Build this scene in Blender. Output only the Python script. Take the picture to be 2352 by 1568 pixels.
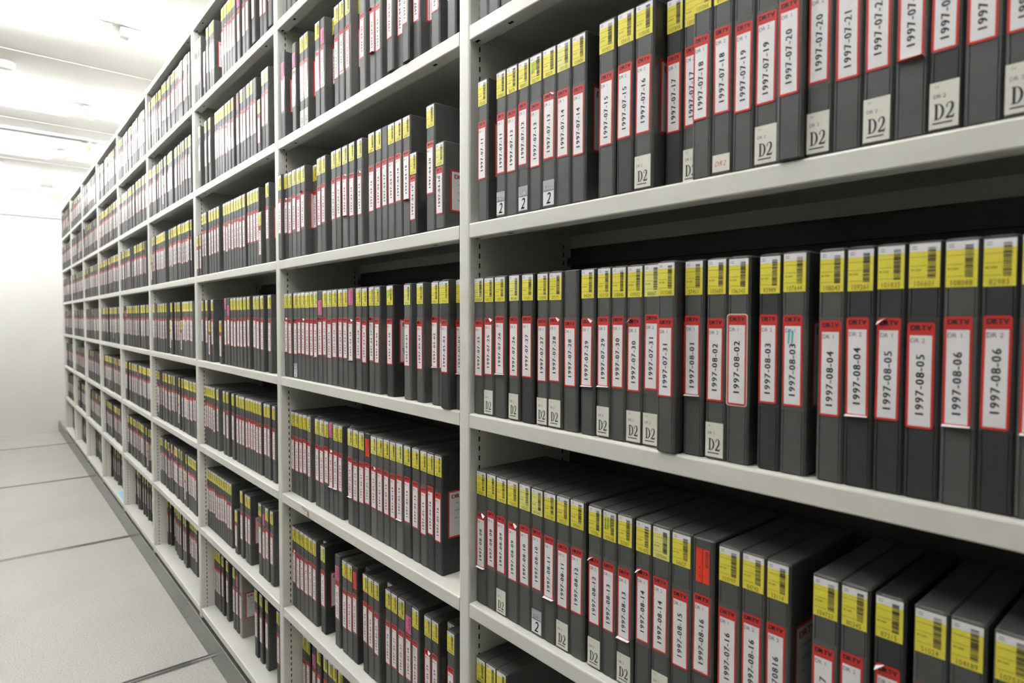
import bpy, math, random
from mathutils import Matrix, Vector
random.seed(7)
C = bpy.context.scene.collection
for o in list(bpy.data.objects): bpy.data.objects.remove(o)

# ---------------------------------------------------------------- camera
D = 0.7110            # distance of the shelf front from the camera (x)
Y1 = 0.9602           # first upright
cd = bpy.data.cameras.new('camera'); cam = bpy.data.objects.new('camera', cd); C.objects.link(cam)
R = Vector((0.76084893, -0.64892286, 0.0028329)); U = Vector((0.02108269, 0.02908176, 0.99935468)); F = Vector((0.64858648, 0.76029821, -0.03580786))
M = Matrix((R, U, -F)).transposed().to_4x4(); M.translation = (0, 0, 1.4665); cam.matrix_world = M
cd.sensor_width = 36; cd.lens = 21.757; cd.clip_start = 0.02
cd.dof.use_dof = True; cd.dof.focus_distance = 1.35; cd.dof.aperture_fstop = 5.0
sc = bpy.context.scene; sc.camera = cam
# ---------------------------------------------------------------- world, exposure
w = bpy.data.worlds.new('world'); sc.world = w; w.use_nodes = True
w.node_tree.nodes['Background'].inputs[0].default_value = (1, 1, 0.97, 1)
w.node_tree.nodes['Background'].inputs[1].default_value = 0.02
vs = sc.view_settings; vs.view_transform = 'Standard'; vs.look = 'None'; vs.gamma = 1; vs.use_curve_mapping = False
vs.exposure = 2.27
LAMP = 14.0           # strength of the fluorescent tubes
CEIL = 3.09
LAMPS_Y = [0.76, 2.42, 4.08, 5.75, 7.41, 9.07]

# ---------------------------------------------------------------- materials
def srgb(r, g, b):
    f = lambda c: (c / 255 / 12.92) if c / 255 <= .04045 else ((c / 255 + .055) / 1.055) ** 2.4
    return (f(r), f(g), f(b), 1)
MATS = {}
def mat(name, col, rough=.5, metal=0, emit=0, spec=.5, noise=0, nscale=40, bump=0, coat=0):
    m = bpy.data.materials.new(name); m.use_nodes = True; nt = m.node_tree; b = nt.nodes['Principled BSDF']
    b.inputs['Base Color'].default_value = col; b.inputs['Roughness'].default_value = rough; b.inputs['Metallic'].default_value = metal
    b.inputs['Specular IOR Level'].default_value = spec
    if coat: b.inputs['Coat Weight'].default_value = coat; b.inputs['Coat Roughness'].default_value = .12
    if emit: b.inputs['Emission Color'].default_value = col; b.inputs['Emission Strength'].default_value = emit
    if noise or bump:
        tc = nt.nodes.new('ShaderNodeTexCoord'); n = nt.nodes.new('ShaderNodeTexNoise'); n.inputs['Scale'].default_value = nscale; n.inputs['Detail'].default_value = 6
        nt.links.new(tc.outputs['Object'], n.inputs['Vector'])
        if noise:
            r = nt.nodes.new('ShaderNodeValToRGB'); r.color_ramp.elements[0].position = .3; r.color_ramp.elements[1].position = .7
            r.color_ramp.elements[0].color = [c * (1 - noise) for c in col[:3]] + [1]; r.color_ramp.elements[1].color = [min(1, c * (1 + noise)) for c in col[:3]] + [1]
            nt.links.new(n.outputs['Fac'], r.inputs['Fac']); nt.links.new(r.outputs['Color'], b.inputs['Base Color'])
        if bump:
            bp = nt.nodes.new('ShaderNodeBump'); bp.inputs['Strength'].default_value = bump; bp.inputs['Distance'].default_value = .001
            nt.links.new(n.outputs['Fac'], bp.inputs['Height']); nt.links.new(bp.outputs['Normal'], b.inputs['Normal'])
    MATS[name] = m; return m
mat('shelf_paint', srgb(209, 208, 199), .42, noise=.015, nscale=14)
mat('panel_shaded', srgb(76, 74, 66), .6); mat('far_wall', srgb(140, 140, 137), .7)  # back panel and rail: shade of the deep shelves put into the colour
mat('slot_dark', srgb(14, 13, 11), .9)
mat('case_grey', srgb(78, 78, 76), .55, noise=.06, nscale=60, bump=.15)
mat('case_black', srgb(50, 50, 50), .5, noise=.06, nscale=60, bump=.15)
mat('case_light', srgb(96, 96, 93), .55, noise=.05, nscale=60, bump=.15)
mat('case_beige', srgb(150, 147, 136), .5, noise=.05, nscale=60)
mat('sleeve_grey', srgb(86, 86, 84), .3, coat=.3); mat('sleeve_black', srgb(57, 57, 57), .28, coat=.3)
mat('sleeve_light', srgb(98, 98, 95), .3, coat=.15); mat('sleeve_beige', srgb(152, 149, 138), .25, coat=.3)
mat('label_red', srgb(206, 48, 40), .4); mat('label_white', srgb(226, 224, 224), .4, noise=.02, nscale=80)
mat('label_yellow', srgb(228, 214, 70), .45, noise=.03, nscale=120); mat('label_pale', srgb(226, 220, 120), .45)
mat('label_pink', srgb(212, 108, 150), .5); mat('label_orange', srgb(238, 62, 30), .45)
mat('ink', srgb(38, 38, 48), .6); mat('ink_soft', srgb(95, 95, 100), .6); mat('ink_olive', srgb(120, 108, 40), .6)
mat('ink_red', srgb(190, 60, 60), .6); mat('ink_green', srgb(60, 165, 70), .6); mat('ink_teal', srgb(70, 185, 180), .6); mat('ink_pinkdark', srgb(140, 40, 90), .6)
mat('sticker_cream', srgb(216, 214, 202), .5); mat('sticker_silver', srgb(166, 170, 176), .35)
mat('tape_clear', srgb(150, 150, 150), .15)
mat('steel', srgb(190, 190, 190), .25, metal=1); mat('plinth_paint', srgb(104, 103, 99), .24, metal=.25)
mat('rail_dark', srgb(70, 70, 70), .5); mat('wall_paint', srgb(206, 205, 200), .8, noise=.01, nscale=3)
mat('ceiling_paint', srgb(222, 221, 216), .85); mat('lamp_white', srgb(240, 240, 238), .4)
mat('tube', (.98, .99, 1, 1), .3, emit=LAMP)
mat('pipe_zinc', srgb(168, 170, 168), .38, metal=.7, noise=.06, nscale=25); mat('white_plastic', srgb(238, 237, 232), .4)
mat('blue_paper', srgb(150, 196, 224), .7); mat('brass', srgb(170, 150, 110), .3, metal=1)
def floor_mat():
    m = mat('floor_vinyl', srgb(202, 201, 190), .5)
    nt = m.node_tree; b = nt.nodes['Principled BSDF']; tc = nt.nodes.new('ShaderNodeTexCoord')
    n = nt.nodes.new('ShaderNodeTexNoise'); n.inputs['Scale'].default_value = 160; n.inputs['Detail'].default_value = 4
    n2 = nt.nodes.new('ShaderNodeTexNoise'); n2.inputs['Scale'].default_value = 2.2; n2.inputs['Detail'].default_value = 3
    r = nt.nodes.new('ShaderNodeValToRGB'); e = r.color_ramp.elements; e[0].position = .34; e[0].color = srgb(158, 157, 150); e[1].position = .62; e[1].color = srgb(190, 189, 182)
    mx = nt.nodes.new('ShaderNodeMixRGB'); mx.blend_type = 'MULTIPLY'; mx.inputs[0].default_value = .35
    r2 = nt.nodes.new('ShaderNodeValToRGB'); r2.color_ramp.elements[0].color = (.82, .81, .78, 1)
    r2.color_ramp.elements[0].position = .35; r2.color_ramp.elements[1].position = .6
    v = nt.nodes.new('ShaderNodeTexVoronoi'); v.inputs['Scale'].default_value = 9
    r3 = nt.nodes.new('ShaderNodeValToRGB'); r3.color_ramp.elements[0].position = .0; r3.color_ramp.elements[0].color = (.25, .24, .22, 1); r3.color_ramp.elements[1].position = .035
    m3 = nt.nodes.new('ShaderNodeMixRGB'); m3.blend_type = 'MULTIPLY'; m3.inputs[0].default_value = .8
    for x in (n, n2, v): nt.links.new(tc.outputs['Object'], x.inputs['Vector'])
    nt.links.new(n.outputs['Fac'], r.inputs[0]); nt.links.new(n2.outputs['Fac'], r2.inputs[0]); nt.links.new(v.outputs['Distance'], r3.inputs[0])
    nt.links.new(r.outputs[0], mx.inputs[1]); nt.links.new(r2.outputs[0], mx.inputs[2])
    nt.links.new(mx.outputs[0], m3.inputs[1]); nt.links.new(r3.outputs[0], m3.inputs[2]); nt.links.new(m3.outputs[0], b.inputs['Base Color'])
    bp = nt.nodes.new('ShaderNodeBump'); bp.inputs['Strength'].default_value = .35; bp.inputs['Distance'].default_value = .001
    nt.links.new(n.outputs['Fac'], bp.inputs['Height']); nt.links.new(bp.outputs['Normal'], b.inputs['Normal'])
floor_mat()

# ---------------------------------------------------------------- mesh builder
class MB:
    def __init__(s): s.v = []; s.f = []; s.m = []; s.mats = []; s.off = Vector((0, 0, 0))
    def mi(s, name):
        if name not in s.mats: s.mats.append(name)
        return s.mats.index(name)
    def add(s, vs, fs, m):
        b = len(s.v); ox, oy, oz = s.off; k = s.mi(m)
        s.v += [(x + ox, y + oy, z + oz) for x, y, z in vs]
        for f in fs: s.f.append([i + b for i in f]); s.m.append(k)
    def box(s, x0, x1, y0, y1, z0, z1, m):
        s.add([(x0,y0,z0),(x1,y0,z0),(x1,y1,z0),(x0,y1,z0),(x0,y0,z1),(x1,y0,z1),(x1,y1,z1),(x0,y1,z1)],
              [(0,3,2,1),(4,5,6,7),(0,1,5,4),(1,2,6,5),(2,3,7,6),(3,0,4,7)], m)
    def prism(s, pts, axis, a, b, m, cap=True):     # pts: 2D outline, extruded along an axis
        n = len(pts)
        def P(p, t): return (p[0], t, p[1]) if axis == 'y' else ((t, p[0], p[1]) if axis == 'x' else (p[0], p[1], t))
        vs = [P(p, a) for p in pts] + [P(p, b) for p in pts]
        fs = [(i, (i+1) % n, n + (i+1) % n, n + i) for i in range(n)]
        if cap: fs += [tuple(range(n))[::-1], tuple(range(n, 2*n))]
        s.add(vs, fs, m)
    def tube(s, p0, p1, r, m, n=14, cap=True):
        p0 = Vector(p0); p1 = Vector(p1); d = (p1 - p0).normalized(); a = d.orthogonal().normalized(); b = d.cross(a)
        vs = []
        for p in (p0, p1):
            for i in range(n):
                t = 2 * math.pi * i / n; vs.append(tuple(p + a * r * math.cos(t) + b * r * math.sin(t)))
        fs = [(i, (i+1) % n, n + (i+1) % n, n + i) for i in range(n)]
        if cap: fs += [tuple(range(n))[::-1], tuple(range(n, 2*n))]
        s.add(vs, fs, m)
    def lathe(s, c, prof, m, n=24):                  # profile (r, z) about a vertical axis at c
        vs = [];
        for r, z in prof:
            for i in range(n): t = 2*math.pi*i/n; vs.append((c[0] + r*math.cos(t), c[1] + r*math.sin(t), c[2] + z))
        fs = []
        for k in range(len(prof)-1):
            for i in range(n): fs.append((k*n+i, k*n+(i+1) % n, (k+1)*n+(i+1) % n, (k+1)*n+i))
        fs += [tuple(range(n)), tuple(range((len(prof)-1)*n, len(prof)*n))[::-1]]
        s.add(vs, fs, m)
    # spine-face drawing: u to the viewer's right (world -y), z up, dx towards the viewer
    def face(s, pts, dx, m): s.add([(-dx, -u, z) for u, z in pts], [tuple(range(len(pts)))], m)
    def rect(s, u0, u1, z0, z1, dx, m): s.face([(u0, z0), (u1, z0), (u1, z1), (u0, z1)], dx, m)
    def build(s, name, parent=None, smooth=False):
        me = bpy.data.meshes.new(name); me.from_pydata(s.v, [], s.f); me.polygons.foreach_set('material_index', s.m)
        for k in s.mats: me.materials.append(MATS[k])
        if smooth: me.polygons.foreach_set('use_smooth', [True] * len(s.f))
        me.update(); o = bpy.data.objects.new(name, me); C.objects.link(o); o.parent = parent; return o
def empty(name, loc, parent=None):
    o = bpy.data.objects.new(name, None); C.objects.link(o); o.location = loc; o.parent = parent; o.empty_display_size = .02; return o
def tag(o, label, cat, group=None):
    o['label'] = label; o['category'] = cat
    if group: o['group'] = group
def struct(o): o['kind'] = 'structure'; return o

# ---------------------------------------------------------------- glyph outlines
GL = {}
def glyph(ch):
    if ch in GL: return GL[ch]
    cu = bpy.data.curves.new('g', 'FONT'); cu.body = ch; cu.size = 1; cu.resolution_u = 2; cu.fill_mode = 'FRONT'
    o = bpy.data.objects.new('g', cu); C.objects.link(o); bpy.context.view_layer.update()
    me = bpy.data.meshes.new_from_object(o.evaluated_get(bpy.context.evaluated_depsgraph_get()))
    vs = [(v.co.x, v.co.y) for v in me.vertices]; fs = [tuple(p.vertices) for p in me.polygons]
    bpy.data.objects.remove(o); bpy.data.curves.remove(cu); bpy.data.meshes.remove(me)
    x0 = min([v[0] for v in vs], default=0); x1 = max([v[0] for v in vs], default=.2)
    GL[ch] = (vs, fs, x0, x1); return GL[ch]
_h = glyph('H'); CAPH = max(v[1] for v in _h[0])
def text(mb, body, cap, conv, m, sx=1.0, track=.10, bold=0.0):
    """draw body with cap height cap; conv(a, b) -> 3D point, a along the line, b up"""
    s = cap / CAPH; a = 0
    for ch in body:
        if ch == ' ': a += cap * .45 * sx; continue
        vs, fs, x0, x1 = glyph(ch); wch = (x1 - x0) * s * sx
        if ch.isdigit():
            cell = cap * .70 * sx; sh = (cell - wch) / 2
        else: cell = wch; sh = 0
        for d in ((0, bold * cap) if bold else (0,)):
            mb.add([conv(a + sh + d + (x - x0) * s * sx, y * s) for x, y in vs], fs, m)
        a += cell + track * cap * sx
    return a
def textlen(body, cap, sx=1.0, track=.10):
    a = 0; s = cap / CAPH
    for ch in body:
        if ch == ' ': a += cap * .45 * sx; continue
        _, _, x0, x1 = glyph(ch); a += (cap * .70 * sx if ch.isdigit() else (x1 - x0) * s * sx) + track * cap * sx
    return a

# ---------------------------------------------------------------- the setting
m = MB(); m.box(-1.3, 2.2, -2.3, 10.0, -.05, 0, 'floor_vinyl'); struct(m.build('floor'))
m = MB(); m.box(-1.3, 2.2, -2.3, 10.0, CEIL, CEIL + .05, 'ceiling_paint')
for y in (1.5, 3.16, 4.86, 6.5, 8.15): m.box(-1.3, 2.2, y, y + .012, CEIL - .004, CEIL, 'ceiling_paint')
struct(m.build('ceiling'))
m = MB(); m.box(-1.3, 2.2, 10.0, 10.1, 0, CEIL, 'wall_paint'); struct(m.build('wall_back'))
m = MB(); m.box(-1.4, -1.3, -2.3, 10.1, 0, CEIL, 'far_wall'); struct(m.build('wall_left'))
m = MB(); m.box(2.2, 2.3, -2.3, 10.1, 0, CEIL, 'wall_paint'); struct(m.build('wall_right'))
m = MB(); m.box(-1.3, 2.2, -2.4, -2.3, 0, CEIL, 'wall_paint'); struct(m.build('wall_front'))
for i, y in enumerate((0.83, 2.853, 4.80, 6.87, 8.85)):      # steel rails let into the floor
    m = MB(); x0, x1 = -1.3, D + .004; hw = .017
    m.box(x0, x1, y - hw, y + hw, 0, .0006, 'rail_dark')
    m.box(x0, x1, y - hw - .004, y - hw, 0, .0022, 'steel'); m.box(x0, x1, y + hw, y + hw + .004, 0, .0022, 'steel')
    m.box(x0, x1, y - .005, y + .005, .0006, .0014, 'steel')
    struct(m.build('trim_%d' % (i + 1)))

# ---------------------------------------------------------------- shelving
LV = [0.1754, 0.5413, 0.9112, 1.2840, 1.6501, 2.0227, 2.3888, 2.7326]
LIP = .0285; PW = .033; XB = .988
ordw = ['nearest', 'second-nearest', 'third-nearest', 'fourth-nearest', 'fifth-nearest', 'sixth-nearest', 'seventh-nearest', 'eighth-nearest', 'ninth-nearest', 'farthest']
def board(L, y0, y1, parent):
    m = MB(); X = D
    prof = [(XB - .003, L), (X + .003, L), (X + .0009, L - .0009), (X, L - .003), (X, L - LIP + .002), (X + .0007, L - LIP + .0006), (X + .0025, L - LIP), (X + .030, L - LIP),
            (X + .030, L - LIP + .0012), (X + .0013, L - LIP + .0012), (X + .0013, L - .0013), (XB - .003, L - .0013)]
    m.prism([(x, z) for x, z in prof][::-1], 'y', y0 + .0006, y1 - .0006, 'shelf_paint')
    m.box(XB - .004, XB - .003, y0 + .001, y1 - .001, L - .030, L - .001, 'shelf_paint')
    m.box(XB - .016, XB - .004, y0 + .001, y1 - .001, L - .030, L - .0288, 'shelf_paint')
    for ya, yb in ((y0 + .001, y0 + .0022), (y1 - .0022, y1 - .001)):
        m.box(X + .031, XB - .004, ya, yb, L - .022, L - .0014, 'shelf_paint')
    for yc in (y0 + .008, y0 + .105, y1 - .105, y1 - .008):      # punched slots in the return flange
        m.box(X + .011, X + .017, yc - .006, yc + .006, L - LIP - .0003, L - LIP + .0001, 'slot_dark')
    o = m.build('shelf_board', parent); return o
def upright(y, parent, near=False):
    m = MB(); z0, z1 = LV[0] - LIP - .014, LV[7] + .002; X = D - .0008
    pr = [(X + .004, y), (X + .0012, y + .0012), (X, y + .0045), (X, y + PW - .0045), (X + .0012, y + PW - .0012), (X + .004, y + PW), (XB + .002, y + PW), (XB + .002, y)]
    m.prism(pr[::-1], 'z', z0, z1, 'shelf_paint')
    z = LV[0] - .02
    while z < LV[7] - .03:
        for xs in (D + .0245, D + .255):
            for yy, d in ((y, -1), (y + PW, 1)):
                ya, yb = (yy - .0003, yy) if d < 0 else (yy, yy + .0003)
                m.box(xs - .0015, xs + .0015, ya, yb, z, z + .0095, 'slot_dark')
        z += .0188
    m.box(X + .040, XB, y + .004, y + PW - .004, .001, z0, 'shelf_paint')
    return m.build('upright', parent)
for b in range(1, 11):
    y0 = Y1 + b - 2 + PW; y1 = Y1 + b - 1
    if b == 10: break
    root = empty('shelving_bay', (0, 0, 0)); root.location = (D, y0, 0)
    inv = Matrix.Translation((-D, -y0, 0))
    kids = [board(L, y0, y1, root) for L in LV]
    m = MB(); m.box(XB, XB + .001, y0 + .0005, y1 - .0005, LV[0] - .03, LV[7], 'panel_shaded')
    for L in LV[1:]: m.box(XB - .010, XB, y0 + .0005, y1 - .0005, L - .066, L - .050, 'panel_shaded')
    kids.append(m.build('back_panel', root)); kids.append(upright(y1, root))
    if b == 1: kids.append(upright(y0 - PW, root))
    if b <= 3:
        m = MB()
        for L in LV[1:]: m.box(XB - .022, XB - .010, y1 - .030, y1 - .012, L - .09, L - .075, 'slot_dark')
        kids.append(m.build('back_clip', root))
    for k in kids: k.matrix_parent_inverse = inv
    tag(root, 'light grey steel shelving bay, %s of the nine along the aisle' % (ordw[b-1] if b < 9 else 'farthest'), 'shelving', 'shelving bays along the aisle')
# last bay against the wall is narrower
# plinth below the shelves
PX = D + .004
for i, (ya, yb, lb) in enumerate(((-.05, 3.30, 'near length of grey metal plinth below the shelving'), (3.302, 9.99, 'far length of grey metal plinth running to the end wall'))):
    r = empty('base_plinth', (PX, ya, 0)); m = MB(); m.off = Vector((-PX, -ya, 0))
    m.box(PX, PX + .012, ya, yb, .004, .118, 'plinth_paint'); m.box(PX - .0015, PX + .016, ya, yb, .114, .121, 'steel')
    m.box(PX + .001, PX + .02, ya, yb, .0, .004, 'slot_dark'); m.build('plinth_panel', r)
    m = MB(); m.off = Vector((-PX, -ya, 0))
    for y in ((2.2, 3.24) if i == 0 else (3.36, 5.3, 7.3)):
        for z in (.03, .095): m.tube((PX - .0008, y, z), (PX + .001, y, z), .0022, 'slot_dark', 8)
    m.build('screw', r); tag(r, lb, 'plinth')
    m = MB()
# ---------------------------------------------------------------- luminaires and ceiling fittings
where = ['nearest of all', 'second from the camera', 'third, at the top left', 'fourth, beyond the round detector', 'fifth, just past the sprinkler pipe', 'farthest, near the end wall']
for i, y in enumerate(LAMPS_Y):
    for side in (0, 1):
        r = empty('ceiling_light', ((-.15, 1.33)[side], y, CEIL))
        z = -.085; m = MB(); m.box(-.72, .72, -.026, .026, -.060, -.012, 'lamp_white'); m.build('housing', r)
        for xx in (-.45, 0, .45):
            m = MB(); m.box(xx - .02, xx + .02, -.03, .03, -.012, 0, 'lamp_white'); m.build('mounting_bracket', r)
        for yy in ((-.046, .046), (-.046,))[side]:
            m = MB(); m.tube((-.66, yy, z), (.66, yy, z), .013, 'tube', 12); m.build('fluorescent_tube', r)
        for xx in (-.67, .67):
            m = MB(); m.box(xx - .012, xx + .012, -.062, .062, -.092, -.045, 'lamp_white'); m.build('lamp_holder', r)
        tag(r, 'white %s-tube ceiling light %s, %s' % (('twin', 'single')[side], ('across the aisle', 'above the shelves')[side], where[i]), 'ceiling light', 'fluorescent ceiling lights')
r = empty('sprinkler_pipe', (.6, 5.93, 2.8665)); m = MB(); m.tube((-1.9, 0, 0), (1.6, 0, 0), .017, 'pipe_zinc', 20); m.build('pipe', r, True)
m = MB(); m.tube((.015, 0, 0), (.105, 0, 0), .0225, 'pipe_zinc', 20); m.lathe((.06, 0, -.048), [(.012, 0), (.014, .012), (.020, .030), (.021, .048)], 'pipe_zinc'); m.build('tee_fitting', r, True)
m = MB(); m.lathe((.06, 0, -.085), [(.004, 0), (.006, .01), (.010, .022), (.010, .037)], 'brass'); m.lathe((.06, 0, -.092), [(.014, 0), (.014, .002)], 'brass')
m.box(.05, .052, -.002, .002, -.092, -.06, 'brass'); m.box(.068, .070, -.002, .002, -.092, -.06, 'brass'); m.build('sprinkler_head', r)
for xx in (-.75, 1.2):
    m = MB(); m.tube((xx, 0, .017), (xx, 0, CEIL - 2.8665), .004, 'pipe_zinc', 8); m.box(xx - .01, xx + .01, -.021, .021, -.021, .022, 'pipe_zinc'); m.build('pipe_hanger', r)
tag(r, 'grey metal sprinkler pipe with a hanging sprinkler head crossing below the ceiling', 'pipe')
r = empty('cable_duct', (.3, 8.9, 2.93)); m = MB(); m.box(-1.6, 1.4, -.03, .03, -.022, .022, 'white_plastic'); m.build('duct', r)
for xx in (-.9, 1.0):
    m = MB(); m.tube((xx, 0, .022), (xx, 0, .16), .004, 'pipe_zinc', 8); m.build('rod', r)
tag(r, 'white cable duct crossing under the ceiling near the end wall', 'duct')
r = empty('wall_pipe', (.3, 9.955, 2.765)); m = MB(); m.tube((-.12, 0, 0), (1.2, 0, 0), .012, 'white_plastic', 14)
m.tube((-.12, 0, 0), (-.15, 0, .012), .012, 'white_plastic', 14); m.tube((-.15, 0, .012), (-.165, 0, .04), .012, 'white_plastic', 14); m.tube((-.165, 0, .04), (-.165, 0, CEIL - 2.765), .012, 'white_plastic', 14); m.build('pipe', r, True)
for xx in (.1, .8):
    m = MB(); m.box(xx - .01, xx + .01, -.014, .045, -.015, .015, 'white_plastic'); m.build('pipe_clip', r)
tag(r, 'thin white pipe bending along the top of the end wall', 'pipe')
for y, lb in ((5.13, 'round white smoke detector on the ceiling, the larger one at the picture edge'), (8.42, 'round white smoke detector farther away, beyond the grey pipe')):
    r = empty('smoke_detector', (.135, y, CEIL)); m = MB(); m.lathe((0, 0, 0), [(.052, -.001), (.054, -.02), (.050, -.024)], 'white_plastic'); m.build('base', r)
    m = MB(); m.lathe((0, 0, 0), [(.042, -.024), (.046, -.034), (.036, -.046), (.012, -.052)], 'white_plastic', 24); m.build('sensor_head', r)
    tag(r, lb, 'smoke detector', 'smoke detectors on the ceiling')

# ---------------------------------------------------------------- tape cases
H = .262; DEP = .185
def case_body(mb, t, h, dep, mt):
    g = t / 2; k = .0024
    ring = [(dep, -g), (k, -g), (0, -g + k), (0, -g + .0036), (.0009, -g + .0041), (0, -g + .0046),
            (0, g - .0046), (.0009, g - .0041), (0, g - .0036), (0, g - k), (k, g), (dep, g)]
    n = len(ring); cx, cy = dep / 2, 0
    lv = []
    for z, ins in ((0, .0018), (.0018, 0), (h - .0018, 0), (h, .0018)):
        lv += [(x + (ins if x < cx else -ins), y + (ins if y < 0 else -ins), z) for x, y in ring]
    fs = []
    for r in range(3):
        for i in range(n): j = (i + 1) % n; fs.append((r*n+i, r*n+j, (r+1)*n+j, (r+1)*n+i))
    fs += [tuple(range(n))[::-1], tuple(range(3*n, 4*n))]
    mb.add(lv, [f[::-1] for f in fs], mt)
def sleeve(mb, t, h, dep, mt):
    g = t / 2 + .0001; e = .0003; z0, z1 = .292 * h, .708 * h; k = .0024
    out = [(dep - .004, -g), (k, -g), (-e, -g + k), (-e, g - k), (k, g), (dep - .004, g)]
    n = len(out); vs = [(x, y, z0) for x, y in out] + [(x, y, z1) for x, y in out]
    mb.add(vs, [(i, n+i, n+i+1, i+1) for i in range(n-1)], mt)
def rr(u0, u1, z0, z1, r, n=3):
    P = []
    for cx, cz, a in ((u1 - r, z0 + r, -90), (u1 - r, z1 - r, 0), (u0 + r, z1 - r, 90), (u0 + r, z0 + r, 180)):
        for i in range(n + 1): t = math.radians(a + 90 * i / n); P.append((cx + r * math.cos(t), cz + r * math.sin(t)))
    return P
def date_label(mb, t, h, fl, date, rng, full=True):
    lw = .0228 * t / .0295; big = 'A' in fl; c = -.0012 + rng.uniform(-.0008, .0008)
    if big: lw *= 1.12
    zc = .498 * h + rng.uniform(-.0055, .0055); lh = .1075 if 'S' not in fl else .095
    if big: lh *= 1.06
    if 'S' in fl: zc = .44 * h
    z0, z1 = zc - lh/2, zc + lh/2; u0, u1 = c - lw/2, c + lw/2; tilt = math.tan(math.radians(rng.uniform(-.5, .5)))
    sk = lambda pts: [(u + (z - zc) * tilt, z) for u, z in pts]
    red = 'label_red'; dx = .0007
    if not full:
        mb.rect(u0, u1, z0, z1, dx, red); mb.rect(u0 + .002, u1 - .002, z0 + .0022, z1 - .0125, dx + .0003, 'label_white')
        z = z0 + .012
        for ch in range(10):
            if ch not in (4, 7): mb.rect(c - .0035, c + .0035, z, z + .0035, dx + .0006, 'ink_soft')
            z += .0064
        return
    mb.face(sk(rr(u0, u1, z0, z1, .0028)), dx, red)
    mb.face(sk(rr(u0, u1, z0, z1, .0028)[::-1]), .0004, red)
    mb.face(sk([(u0 + .0022, z0 + .0024), (u1 - .0022, z0 + .0024), (u1 - .0022, z1 - .0130), (u0 + .0022, z1 - .0130)]), dx + .00012, 'label_white')
    if big:
        o = rr(u0 - .0012, u1 + .0012, z0 - .0012, z1 + .0012, .0036); mb.face(sk(o), dx - .0002, 'sticker_cream')
    # header lettering and channel line
    L = textlen('DRTV', .0052, 1.0, .12)
    text(mb, 'DRTV', .0052, lambda a, b: (-(dx + .0002), -(c + (a - L/2) * min(1, (lw - .005) / L) + (z1 - .008 + b - zc) * tilt), z1 - .0078 + b), 'ink', 1.0, .12, .18)
    mb.rect(c - lw * .36, c + lw * .36, z1 - .0112, z1 - .0099, dx + .0002, 'ink_red')
    ch = '1' if '1' in fl else '2'
    text(mb, 'DR ' + ch, .0044, lambda a, b: (-(dx + .0003), -(u0 + .0030 + a + (z1 - .02 - zc) * tilt), z1 - .0205 + b), 'ink_soft', .95, .12)
    if date:
        s = date if len(date) > 4 else '1997-%s-%s' % (date[:2], date[2:])
        if 'q' in fl: s = '19970816'
        cap = .0072 if not big else .0077; ln = textlen(s, cap, 1.05, .2); zs = z0 + .0105 + rng.uniform(-.002, .003)
        text(mb, s, cap, lambda a, b: (-(dx + .0003), -(c + cap * .5 - b + (zs + a - zc) * tilt), zs + a), 'ink', 1.08, .2, .10)
    if 't' in fl:
        for k in range(2): mb.face([(u0 + .006 + k*.004, z1 - .034), (u0 + .0075 + k*.004, z1 - .034), (u0 + .0085 + k*.004, z1 - .018), (u0 + .0065 + k*.004, z1 - .018)], dx + .0005, 'ink_teal')
    if 'a' in fl:       # lifted top corner, curling forward and showing the white back
        s = rng.choice((-1, 1)); uc = u0 if s < 0 else u1
        vs = [(-dx, -(uc), z1 - .004), (-dx, -(uc - s * .009), z1 + .0002), (-.0045, -(uc - s * .0035), z1 - .0045), (-.0052, -(uc + s*.0002), z1 - .0075), (-.0035, -(uc - s*.007), z1 - .0015)]
        mb.add(vs, [(0, 1, 4), (0, 4, 2), (0, 2, 3)], 'label_white')
        mb.add([(x + .0002, y, z) for x, y, z in vs], [(0, 4, 1), (0, 2, 4), (0, 3, 2)], 'label_red')
    if 'b' in fl:       # loose bottom edge curling forward
        n = 4; vs = []
        for i in range(n + 1):
            a = i / n; vs += [(-dx - .0045 * a * a, -u0, z0 + .001 - .0035 * a + .002*a*a), (-dx - .0055 * a * a, -u1, z0 + .001 - .003 * a + .0025*a*a)]
        mb.add(vs, [(2*i, 2*i+1, 2*i+3, 2*i+2) for i in range(n)], 'label_red'); mb.add([(x - .0001, y, z + .0002) for x, y, z in vs], [(2*i, 2*i+2, 2*i+3, 2*i+1) for i in range(n)], 'label_white')
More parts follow.
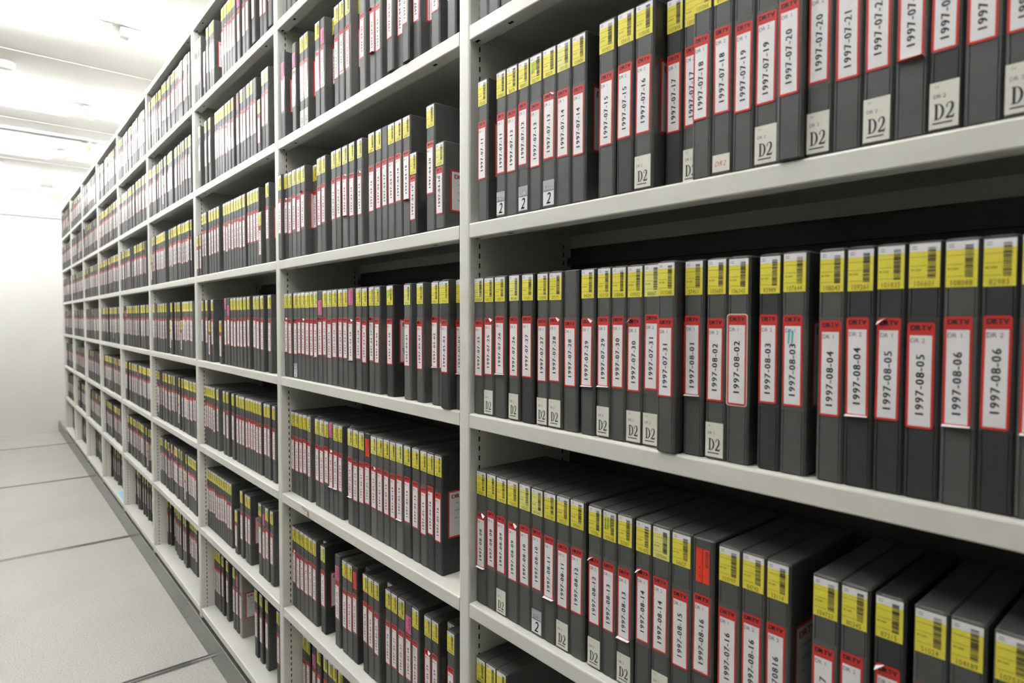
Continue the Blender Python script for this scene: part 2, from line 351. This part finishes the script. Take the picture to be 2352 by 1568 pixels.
def barcode_label(mb, t, h, fl, rng, full=True):
    lw = .0255 * t / .0295; c = -.0006; lh = .0445; z1 = h - .0022 - rng.uniform(0, .0015)
    col = 'label_pale' if 'L' in fl or rng.random() < .06 else 'label_yellow'
    pink = 'p' in fl or 'P' in fl
    if pink: col = 'label_pink'; lw *= .86; c = -.001; lh = .041
    if 'P' in fl: z1 = h - .026 - rng.uniform(0, .006)
    if 'o' in fl: col = 'label_orange'; lw *= .72; c = -.0005; z1 = h - .014; lh = .046
    z0 = z1 - lh; u0, u1 = c - lw/2, c + lw/2; dx = .0004
    mb.rect(u0, u1, z0, z1, dx, col); mb.face([(u0, z0), (u0, z1), (u1, z1), (u1, z0)], .0001, col)
    if col in ('label_yellow', 'label_pale'):
        mb.rect(u0, u1, z1 - .0082, z1, dx + .0001, 'label_white')
    if not full:
        if not pink and 'o' not in fl: mb.rect(u0 + lw*.62, u0 + lw*.86, z0 + .010, z1 - .004, dx + .0003, 'ink_olive')
        return
    ik = 'ink_pinkdark' if pink else 'ink'
    if 'o' in fl:
        mb.rect(c - .0004, c + .0004, z0, z1, dx + .0002, ik)
        for i in range(9): mb.rect(c + lw*.22, c + lw*.42, z1 - .004 - i*.0024, z1 - .0028 - i*.0024, dx + .0002, ik)
        n = '105417'; text(mb, 'DR 2 - 97', .0028, lambda a, b: (-(dx + .0002), -(c - lw*.12 - b), z0 + .006 + a), ik); return
    n = 19; zz = z0 + .0095; top = z1 - .0035; st = (top - zz) / n
    for i in range(n):
        th = st * rng.choice((.35, .5, .7)); mb.rect(u0 + lw*.60, u0 + lw*.86, zz + i*st, zz + i*st + th, dx + .0003, ik)
    for f in (.30, .50, .76): mb.rect(u0 + lw*.04, u0 + lw*(.56 if f > .3 else .9), z1 - f*lh - .0003, z1 - f*lh, dx + .0003, ik)
    for f in (.06, .11): mb.rect(u0 + lw*.08, u0 + lw*.26, z1 - f*lh - .0006, z1 - f*lh, dx + .0003, 'ink_soft')
    if 'P' not in fl and 'p' not in fl:
        text(mb, 'BC-060', .0021, lambda a, b: (-(dx + .0003), -(u0 + lw*.07 + a), z1 - .62*lh + b), ik, .9)
    num = rng.choice(('10', '10', '8', '5')) + '%04d' % rng.randrange(10000)
    cap = .0052; L = textlen(num, cap, .78, .08); fit = min(1, lw * .9 / L)
    text(mb, num, cap, lambda a, b: (-(dx + .0003), -(c + (a - L/2) * fit), z0 + .0016 + b), 'ink_olive' if not pink else ik, .78, .08)
    if 'g' in fl:
        for k in range(3): mb.rect(u0 + .004 + k*.005, u0 + .0056 + k*.005, z1 - .028 + k*.002, z1 - .010 + k*.001, dx + .0005, 'ink_green')
def sticker_d2(mb, t):
    lw = t * .86; u0, u1 = -lw/2 - .001, lw/2 - .001; dx = .0006; z0, z1 = .0035, .0485
    mb.rect(u0, u1, z0, z1, dx, 'sticker_cream')
    text(mb, 'TV', .0024, lambda a, b: (-(dx + .0002), -(u0 + .004 + a), z1 - .0058 + b), 'ink_soft', .9)
    text(mb, 'DR 2', .0036, lambda a, b: (-(dx + .0002), -(u0 + .0035 + a), z1 - .0155 + b), 'ink_soft', .95)
    cap = .0155; c = (u0 + u1) / 2; L = .0165; zb = z0 + .0085; d = dx + .0002
    q = lambda pts, ox, w_: mb.face([(c - L/2 + (ox + px_ * w_) * cap, zb + pz * cap) for px_, pz in pts], d, 'ink')
    for bx in ((0, 0, .40, .05), (0, .95, .40, 1), (.09, 0, .28, 1)): q([(bx[0], bx[1]), (bx[2], bx[1]), (bx[2], bx[3]), (bx[0], bx[3])], 0, .72)
    N = 10                                              # bowl of the D, thick at its right
    O = [(.30 + .48 * math.cos(math.radians(t)), .5 + .5 * math.sin(math.radians(t))) for t in [-90 + 180 * i / N for i in range(N + 1)]]
    I = [(.30 + .29 * math.cos(math.radians(t)), .5 + .45 * math.sin(math.radians(t))) for t in [-90 + 180 * i / N for i in range(N + 1)]]
    for i in range(N): q([I[i], O[i], O[i+1], I[i+1]], 0, .72)
    path = [(.10, .70, .10), (.10, .82, .09), (.20, .95, .05), (.34, .98, .06), (.49, .92, .14), (.54, .76, .20), (.49, .56, .18), (.36, .36, .13), (.20, .20, .10), (.06, .06, .05)]
    for (ax, az, aw), (bx, bz, bw) in zip(path, path[1:]):
        tx, tz = bx - ax, bz - az; ln = math.hypot(tx, tz); nx, nz = -tz / ln, tx / ln
        q([(ax - nx*aw/2, az - nz*aw/2), (bx - nx*bw/2, bz - nz*bw/2), (bx + nx*bw/2, bz + nz*bw/2), (ax + nx*aw/2, az + nz*aw/2)], .62, .72)
    q([(.04, 0), (.60, 0), (.66, .22), (.60, .22), (.54, .13), (.04, .13)], .62, .72)
    mb.rect(c - L/2 - .001, c + L/2 - .001, z0 + .0045, z0 + .0058, dx + .0002, 'ink')
def sticker_two(mb, t):
    lw = t * .8; u0, u1 = -lw/2 - .0005, lw/2 - .0005; dx = .0006; z0, z1 = .004, .046; c = (u0 + u1)/2
    mb.rect(u0, u1, z0, z1, dx, 'sticker_silver')
    L = textlen('DR', .006, 1.4, .3); text(mb, 'DR', .006, lambda a, b: (-(dx + .0002), -(c - L/2 + a), z1 - .0155 + b), 'label_white', 1.4, .3, .1)
    mb.rect(u0 + .001, u1 - .001, z0 + .001, z1 - .0185, dx + .0002, 'label_white')
    L = textlen('2', .018, .8); text(mb, '2', .018, lambda a, b: (-(dx + .0004), -(c - L/2 + a + b*.2), z0 + .0035 + b), 'ink_soft', .8, .1, .04)
    mb.rect(u0, u1, z1 - .0175, z1 - .0168, dx + .0003, 'ink_soft')
def handwritten(mb, t):
    lw = t * .84; mb.rect(-lw/2, lw/2, .004, .0255, .0006, 'sticker_cream')
    text(mb, 'DR2', .0062, lambda a, b: (-.0008, -(-lw*.36 + a + b*.3), .011 + b), 'ink_red', .85, .25)
def side_label(mb, t, h, date, fl, full=True):
    y = -t/2 - .0005; x0, x1 = .015, .118; z0, z1 = .300 * h, .695 * h
    if 'S' in fl: z0, z1 = .2*h, .68*h
    P = lambda pts, d: [(x, y - d, z) for x, z in pts]
    mb.add(P(rr(x0, x1, z0, z1, .003), 0), [tuple(range(16))], 'label_red')
    mb.add(P([(x0 + .0035, z0 + .0035), (x1 - .0035, z0 + .0035), (x1 - .0035, z1 - .0035), (x0 + .0035, z1 - .0035)], .0001), [(0, 1, 2, 3)], 'label_white')
    if not full: return
    g = lambda X, Zb: (lambda a, b: (X + a, y - .0003, Zb + b))
    text(mb, 'DRTV', .0085, g(x0 + .009, z1 - .017), 'ink_red', 1.3, .12, .15)
    mm, dd = (date[:2], date[2:]) if date and len(date) == 4 else ('04', '20')
    rows = ['1997-%s-%s' % (mm, dd), 'UDSENDELSE', 'DR 2']
    for r_, zz in zip(rows, (.030, .046, .062)): text(mb, r_, .0034, g(x0 + .018, z1 - zz), 'ink_soft', 1.0, .12)
    if 'g' in fl:
        mb.add(P([(x0 + .012, z0 + .02), (x0 + .05, z0 + .012), (x0 + .055, z0 + .026), (x0 + .02, z0 + .04), (x0 + .008, z0 + .034)], .0006), [(0, 1, 2, 3, 4)], 'ink_teal')
def tone(fl, rng):
    if 'K' in fl: return 'black'
    if 'L' in fl: return 'light'
    if 'G' in fl: return 'beige'
    return 'grey'
def draw_all(mb, t, fl, date, rng, full):
    h = H if 'S' not in fl else .175; k = tone(fl, rng)
    if full is False:
        mb.box(0, DEP, -t/2, t/2, 0, h, 'case_' + k)
    else: case_body(mb, t, h, DEP, 'case_' + k)
    date_label(mb, t, h, fl, date, rng, full)
    if 'n' not in fl: barcode_label(mb, t, h, fl, rng, full)
    if 'v' in fl: side_label(mb, t, h, date, fl, full)
cache = {}
def part(name, key, fn, root):
    if key is not None and key in cache:
        o = cache[key].copy(); C.objects.link(o); o.parent = root; return o
    mb = MB(); fn(mb); o = mb.build(name, root)
    if key is not None: cache[key] = o
    return o
nth = ['leftmost', 'second', 'third', 'fourth', 'fifth', 'sixth', 'seventh', 'eighth', 'ninth', 'tenth', 'eleventh', 'twelfth', 'thirteenth', 'fourteenth', 'fifteenth', 'sixteenth',
       'seventeenth', 'eighteenth', 'nineteenth', '20th', '21st', '22nd', '23rd', '24th', '25th', '26th', '27th', '28th']
rowname = {(1,5):'top', (1,4):'second', (1,3):'third', (1,2):'fourth', (1,1):'fifth', (2,6):'top', (2,5):'second', (2,4):'third', (2,3):'fourth', (2,2):'fifth', (2,1):'sixth', (2,0):'seventh'}
for _l in range(7): rowname[(3, _l)] = ['seventh', 'sixth', 'fifth', 'fourth', 'third', 'second', 'top'][_l]
bayname = {1: 'nearest', 2: 'second', 3: 'third'}
def make_case(bay, lv, idx, yc, t, rec, fl, date, seed):
    rng = random.Random(seed); h = H if 'S' not in fl else .175; k = tone(fl, rng)
    r = empty('tape_case', (D + rec, yc, LV[lv] + .0004))
    tt = round(t, 4)
    part('case', ('case', tt, h, k), lambda mb: case_body(mb, tt, h, DEP, 'case_' + k), r)
    part('label_sleeve', ('sl', tt, h, k), lambda mb: sleeve(mb, tt, h, DEP, 'sleeve_' + k), r)
    part('date_label', None, lambda mb: date_label(mb, tt, h, fl, date, rng), r)
    if 'n' not in fl:
        o = part('barcode_label', None, lambda mb: barcode_label(mb, tt, h, fl, rng), r)
        if 'p' in fl or 'P' in fl: o['label'] = 'pink barcode label'
        elif 'o' in fl: o['label'] = 'orange-red label'
    if 'D' in fl: part('format_sticker', ('d2', tt), lambda mb: sticker_d2(mb, tt), r)
    if 'T' in fl: part('format_sticker', ('t2', tt), lambda mb: sticker_two(mb, tt), r)
    if 'h' in fl: part('handwritten_sticker', ('hw', tt), lambda mb: handwritten(mb, tt), r)
    if 'v' in fl: part('side_label', None, lambda mb: side_label(mb, tt, h, date, fl), r)
    # label that singles it out
    ch = '1' if '1' in fl else '2'
    col = {'black': 'black', 'light': 'light grey', 'beige': 'beige', 'grey': 'dark grey'}[k]
    w = [('short ' if 'S' in fl else '') + col + ' tape case']
    if date and bay < 3: w.append('dated 1997-%s-%s DR %s' % (date[:2], date[2:], ch) if 'q' not in fl else 'dated 19970816 DR 2')
    elif 'P' in fl or 'p' in fl: w.append('with pink label')
    elif 'n' in fl: w.append('without yellow label')
    w.append(', %s from left, %s row, %s bay' % (nth[idx], rowname[(bay, lv)], bayname[bay]) if idx else ', leftmost in %s row, %s bay' % (rowname[(bay, lv)], bayname[bay]))
    tag(r, ' '.join(w).replace(' ,', ','), 'tape case', 'archive tape cases on the shelves')
DATA = {
(1, 5): '9397 285 6 1;9108 315 6 2;8750 314 6 1;8430 306 6 2',
(1, 4): '9390 300 4 1v 0711;8841 285 4 2T 0711;8552 311 4 1 0712;8237 297 4 2T 0712;7935 315 4 1g 0713;7617 331 4 2Ta 0713;7282 325 4 1 0714;6943 309 4 2v 0714;6380 325 4 1 0715;6023 327 4 2K 0715;5691 325 4 2Dv 0716;5318 285 26 1rK 0717;5029 285 26 2Dr 0717;4740 285 4 1 0718;4451 285 4 2h 0718;4162 287 4 1 0719;3871 314 4 2D 0719;3553 300 -4 1s 0720;3249 287 4 2D 0720;2958 300 4 1 0721;2654 297 4 2D 0721;2353 300 4 1b 0722;2049 285 4 2DK 0722;1760 302 4 1 0723;1454 300 4 2D 0723',
(1, 3): '9582 308 10 1 0725;9270 303 10 2Da 0725;8952 325 10 1b 0726;8543 300 10 2D 0726;8195 325 10 1K 0727;7793 285 10 2D 0727;7504 325 10 2Da 0728;7157 325 10 1n 0728;6768 300 10 1ab 0729;6428 286 10 2Db 0729;6137 288 10 1 0730;5844 297 10 2Da 0730;5541 300 10 2D 0731;5203 300 -4 1sv 0731;4862 300 10 1b 0801;4522 296 10 2D 0802;4221 300 10 1A 0802;3805 285 10 2K 0803;3516 300 10 1tv 0803;3094 290 10 1 0804;2799 294 10 2Kb 0804;2500 285 10 1Ka 0805;2211 312 10 2K 0805;1893 298 10 1b 0806;1590 285 10 2K 0806;1300 300 10 1b 0807',
(1, 2): '9582 325 16 1ab 0808;9253 288 16 2 0808;8961 313 16 2D 0809;8644 325 16 1a 0809;8315 325 16 1 0810;7986 316 16 2T 0810;7666 308 16 1b 0811;7353 317 16 2D 0811;7033 325 16 1 0812;6634 300 16 2Da 0812;6330 292 16 1g 0813;6033 300 16 2Db 0813;5690 298 16 1a 0814;5387 321 16 2D 0814;5060 333 16 1 0815;4723 325 16 1o 0816;4335 327 16 1w 0716;4003 319 16 2 0816;3678 300 16 2vq 0816;3122 309 16 1 0817;2808 300 16 2 0817;2461 301 16 2Ka 0818;2090 310 16 1a 0818;1775 300 16 1 0819;1422 300 16 2 0819',
(1, 1): '9582 300 16 1 0820;9278 325 16 2 0820;8949 300 16 1 0821;8567 300 16 2v 0821;8040 294 16 1 0822;7741 300 16 2 0822',
(2, 6): '19282 325 6 1;18931 325 6 2;18557 318 6 1',
(2, 5): '19497 325 6 1Pv 0324;18575 285 6 1P 0325;18286 300 28 2r 0325;17982 314 6 2D 0326;17664 285 6 2Dv 0326;17375 300 28 1r 0327;16896 325 6 1a 0327;16540 285 6 2P 0328;16251 300 28 1rK 0328;15656 288 6 2 0329;15363 300 6 1 0330;14999 285 6 2L 0331;14710 300 28 1rK 0331;14221 300 6 1nL 0401;13691 285 6 1nab 0402;13402 285 6 2n 0402;13113 300 28 2r 0403;12687 285 -4 1s 0403;12398 300 6 2 0404;12012 285 -4 1Ks 0404;11723 285 6 2v 0405;11434 300 28 2r 0405;11019 314 6 1 0406;10432 300 6 1K 0406',
(2, 4): '19582 308 -4 1s 0407;19270 314 4 1Ka 0408;18951 320 4 2 0408;18628 325 4 1L 0409;18283 325 4 2 0409;17954 325 4 1va 0410;17592 300 26 1r 0411;16783 285 4 2L 0411;16494 285 4 1 0412;16205 300 26 2r 0412;15852 291 4 1L 0413;15556 325 4 2K 0413;15192 325 4 1Lab 0414;14801 325 4 2 0414;14347 285 4 1La 0415;14058 300 26 2r 0415;13754 325 4 1 0416;13381 285 4 2 0416;13092 287 4 1n 0417;12801 315 4 2 0417;12482 319 4 1 0418;12133 321 4 2vb 0418;11769 285 0 2SK 0419;11480 300 26 1rn 0419;11176 325 4 1 0420;10765 317 0 2Sv 0420',
(2, 3): '19582 325 12 2ab 0421;19253 325 12 1 0421;18808 306 12 2Ta 0422;18497 285 12 1 0422;18208 301 12 2a 0423;17904 324 12 1 0423;17575 285 12 2 0424;17286 285 12 1b 0424;16997 330 12 1Pa 0425;16664 285 12 2 0425;16375 325 12 1L 0426;16046 325 12 2 0426;15661 285 12 1 0427;15372 295 12 2 0427;15073 325 12 1pab 0428;14626 326 12 2 0428;14295 300 12 2K 0429;13924 285 12 1ta 0429;13635 285 12 2 0430;13346 300 30 1SrK 0430;13042 325 12 1gvK 0430;12247 300 12 1L 0501;11707 285 12 2a 0501;11418 300 34 1r 0502;11114 285 12 1ab 0502;10825 300 12 2 0502;10521 300 -4 2svK 0503;10217 300 12 1b 0503',
(2, 2): '19582 318 30 1v 0504;19260 325 30 2 0504;18931 313 30 1 0505;18614 325 30 2K 0505;18285 285 30 1L 0506;17996 300 52 2r 0506;17692 312 30 1 0507;17375 325 30 2L 0507;17046 325 30 1K 0508;16717 285 30 2pab 0508;16428 307 30 1b 0509;16118 285 30 2 0509;15829 300 52 1r 0510;15525 311 30 1Lab 0510;15210 323 30 2K 0510;14883 333 30 1 0511;14546 329 30 2oK 0511;14213 325 30 1La 0512;13884 332 30 2 0512;13548 304 30 1 0513;13241 300 30 2 0513;12937 325 30 1Lb 0514;12578 325 30 2K 0514;12216 325 30 1 0515;11857 285 30 2 0515;11568 285 30 1K 0516;11279 300 30 2vK 0516',
(2, 1): '19582 325 30 1a 0517;19253 324 30 2 0517;18925 323 30 1g 0518;18598 325 30 2 0518;18269 311 30 1 0519;17953 285 30 2 0519;17664 300 52 1rK 0520;17360 325 30 2vK 0520;16391 325 30 1P 0522;15913 303 30 2 0522;15605 320 30 1 0523;15279 285 30 2oK 0523;14990 300 52 1nrL 0524;14686 285 30 2K 0524;14397 315 30 1 0525;14078 285 30 2 0525;13789 300 52 1r 0526;13485 285 30 2 0526;13196 303 30 1v 0527;12869 320 30 2g 0527;12544 309 30 1P 0528;12230 304 30 2t 0528;11712 305 30 1a 0529;11402 285 30 2K 0529;11113 300 52 1r 0530;10809 300 30 2v 0530',
(2, 0): '19582 321 60 1L 0531;19257 325 60 2vK 0531;18789 325 60 1P 0601;18413 300 60 2 0601;17927 300 60 1 0602;17575 315 60 2 0602;17256 300 60 1g 0603;16886 325 60 2v 0603;15988 300 60 1K 0604;15525 320 60 2K 0604;15142 309 60 1 0605',
(3, 6): '29582 325 6 1;29253 325 6 2;28924 325 6 1;28082 291 2 2S;27786 325 6 1;27326 316 6 2;27005 315 6 1v;25663 318 6 2a;25301 311 6 1a;24948 299 6 2;24644 325 6 1;24306 325 6 2L;23754 325 6 1P;23148 325 6 2;22782 325 6 1;21843 325 -4 2s;21351 317 6 1;21029 325 6 2;20268 325 -4 1s',
(3, 5): '29190 325 6 1;28223 325 6 2v;27651 325 6 1;26719 304 6 2a;26410 299 6 1;26106 322 6 2a;25779 325 6 1L;25343 325 6 2a;24975 325 6 1;24561 285 6 2;24272 300 28 1r;23968 325 6 2o;23510 296 6 1;23208 325 6 2n;22804 325 6 1;22422 286 6 2;22131 325 6 1n 1229;21555 285 2 2S;21266 325 6 1 1230;20937 325 6 2 1230',
(3, 4): '29582 325 2 1S;29106 285 2 2S;28817 325 6 1;28464 325 6 2;27802 325 6 1;27416 325 6 2;27040 325 6 1;26631 325 6 2;25767 325 6 1;25426 310 6 2;25111 325 6 1;24749 325 6 2;24395 307 6 1;24083 285 6 2;23794 325 6 1;23412 325 6 2;22850 285 6 1b;22561 317 6 2;22239 285 6 1;21950 300 6 2;21577 285 2 1S;21288 300 28 2r;20984 325 6 1v',
(3, 3): '29371 325 12 1;28723 325 12 2;28140 285 8 1S;27851 325 12 2;26564 325 8 1S;26001 325 12 2p;25620 325 12 1P;25173 325 12 2;24811 325 12 1;24405 325 12 2a;24060 325 12 1;23640 325 12 2;23199 285 12 1;22910 300 34 2r;22553 330 12 1;22219 325 12 2;21804 325 12 1;21065 325 12 2',
(3, 2): '29582 325 25 1;29253 325 25 2;28924 325 25 1;28595 325 25 2;28266 325 25 1;27740 325 25 2L;26812 325 25 1;26380 325 25 2;25651 325 25 1;25075 325 25 2;24711 304 25 1;24402 325 25 2;23961 289 25 1;23666 285 25 2;23377 285 25 1;23088 285 25 2;22799 285 25 1;22510 325 25 2;21973 331 25 1;21637 300 25 2;21139 300 25 1',
(3, 1): '29582 325 30 1;29253 325 30 2;28924 325 30 1;28595 325 30 2;28266 325 30 1;27937 325 30 2;27608 325 30 1;27279 325 30 2;26950 325 30 1;26621 325 30 2;26292 325 30 1;25465 325 26 2S;24908 325 30 1;24314 295 30 2;24013 325 30 1v;22804 325 30 2g;22388 300 30 1P;22083 325 30 2;21609 325 30 1',
(3, 0): '29582 285 55 1;29293 325 55 2;28964 325 55 1;28465 325 55 2K;27802 325 55 1;26865 319 55 2;26468 325 55 1P;26003 325 55 2nGv;24130 325 55 1K;23574 325 55 2K;22952 311 55 1;21783 300 55 2',
}
P = []
for (bay, lv), s in DATA.items():
    prev = None
    for i, it in enumerate(s.split(';')):
        a = it.split(); yh, t, rec = int(a[0]) / 1e4, int(a[1]) / 1e4, int(a[2]) / 1e3; fl = a[3]; date = a[4] if len(a) > 4 else ''
        P.append([bay, lv, i, yh - t / 2, t, rec, fl, date])
mon = ((1, 31), (2, 28), (3, 31))
def doy(n):
    for a, b in mon:
        if n <= b: return '%02d%02d' % (a, n)
        n -= b
    return '0331'
for q in P:
    if q[0] == 3 and not q[7]:
        base = {6: -9, 5: -9, 4: 3, 3: 15, 2: 26, 1: 38, 0: 49}[q[1]]; n = base + q[2] // 2
        q[7] = doy(n) if n > 0 else '1996-12-%02d' % (31 + n)
    elif q[0] == 3: q[7] = '1996-12-' + q[7][2:]
    elif not q[7]: q[7] = {(1, 5): '0701', (2, 6): '0308'}[(q[0], q[1])][:2] + '%02d' % (1 + q[2] // 2)
def visible_area(q):     # how large the spine shows in the picture
    bay, lv, i, yc, t, rec, fl, date = q; pts = []
    for y in (yc - t/2, yc + t/2):
        row = []
        for z in (LV[lv], LV[lv] + H):
            v = Vector((D + rec, y, z - 1.4665)); d = v.dot(F); row.append((1176 + 1421.4 * v.dot(R) / d, 784 - 1421.4 * v.dot(U) / d))
        pts.append(row)
    w_ = abs(min(2352, pts[0][0][0]) - min(2352, pts[1][0][0])); h_ = max(0, min(1568, pts[0][0][1]) - max(0, pts[0][1][1]))
    return w_ * h_
for q in P: q.append(visible_area(q))
P = [q for q in P if q[8] > 0]
P.sort(key=lambda q: -q[8]); near, rest = P[:300], P[300:]
for k, q in enumerate(near): make_case(*q[:8], seed=k * 13 + 5)
# everything smaller: one object
far = MB(); rng = random.Random(3)
for q in rest:
    bay, lv, i, yc, t, rec, fl, date, _ = q
    far.off = Vector((D + rec, yc, LV[lv] + .0004)); draw_all(far, t, fl, date, rng, None)
for bay in range(4, 10):
    for lv in range(7):
        yt = Y1 + bay - 1 - .006 - rng.uniform(0, .01); yend = Y1 + bay - 2 + PW + rng.uniform(.0, .09); base = [.055, .03, .022, .012, .006, .006, .006][lv]
        if lv == 0: yend += rng.uniform(.1, .35)
        if lv == 0 and bay == 6: yend = 5.36
        while True:
            t = rng.uniform(.0288, .030)
            if yt - t < yend: break
            fl = '1' if rng.random() < .5 else '2'; r = rng.random()
            if r < .04: fl += 'P'
            elif r < .10: fl += 'n'
            elif r < .14: fl += 'S'
            if bay > 6 and rng.random() < .75: fl += 'n'
            if rng.random() < .25: fl += 'K'
            elif rng.random() < .2: fl += 'L'
            gap = rng.random() < .13
            if gap and rng.random() < .5: fl += 'v'
            rec = base + rng.uniform(-.003, .003) + (.02 if rng.random() < .07 else 0) + (rng.uniform(0, .03) if lv == 0 else 0); rec = min(rec, .074)
            far.off = Vector((D + rec, yt - t/2, LV[lv] + .0004)); draw_all(far, t, fl, '', rng, False)
            yt -= t + .0006 + (rng.uniform(.004, .02) if gap else 0) + (rng.uniform(.02, .09) if lv == 0 and rng.random() < .12 else 0)
o = far.build('tape_cases'); o['kind'] = 'stuff'; tag(o, 'rows of dark tape cases filling the distant shelves towards the end wall', 'tape cases')

# ---------------------------------------------------------------- loose paper
r = MB(); r.add([(0, 0, 0), (-.004, .002, .006), (-.009, .008, .010), (-.010, .012, .006), (-.003, .012, -.003), (0, .010, -.006)], [(0, 1, 2, 3, 4, 5), (5, 4, 3, 2, 1, 0)], 'label_white')
r.add([(-.001, -.006, -.012), (-.001, -.001, -.012), (-.0005, .001, -.001), (-.0005, -.003, -.001)], [(0, 1, 2, 3), (3, 2, 1, 0)], 'label_red')
o = r.build('label_scrap'); o.location = (D - .0005, 1.752, LV[2] - .006); tag(o, 'curled white and red scrap of label stuck on a shelf edge', 'paper scrap'); o.scale = (1.4, 1.4, 1.4)
m = MB(); vs = []; n = 8
for i in range(n + 1):
    a = i / n
    for j in range(2): vs.append((.002 + .13 * a, j * .24, .002 + .035 * math.sin(a * math.pi) * (1 - .5 * j)))
m.add(vs, [(2*i, 2*i+1, 2*i+3, 2*i+2) for i in range(n)], 'blue_paper'); m.add([(x, y, z - .0006) for x, y, z in vs], [(2*i, 2*i+2, 2*i+3, 2*i+1) for i in range(n)], 'blue_paper')
o = m.build('blue_paper'); o.location = (D + .012, 5.08, LV[0]); tag(o, 'curved light blue sheet lying on the lowest shelf, far down the row', 'paper')
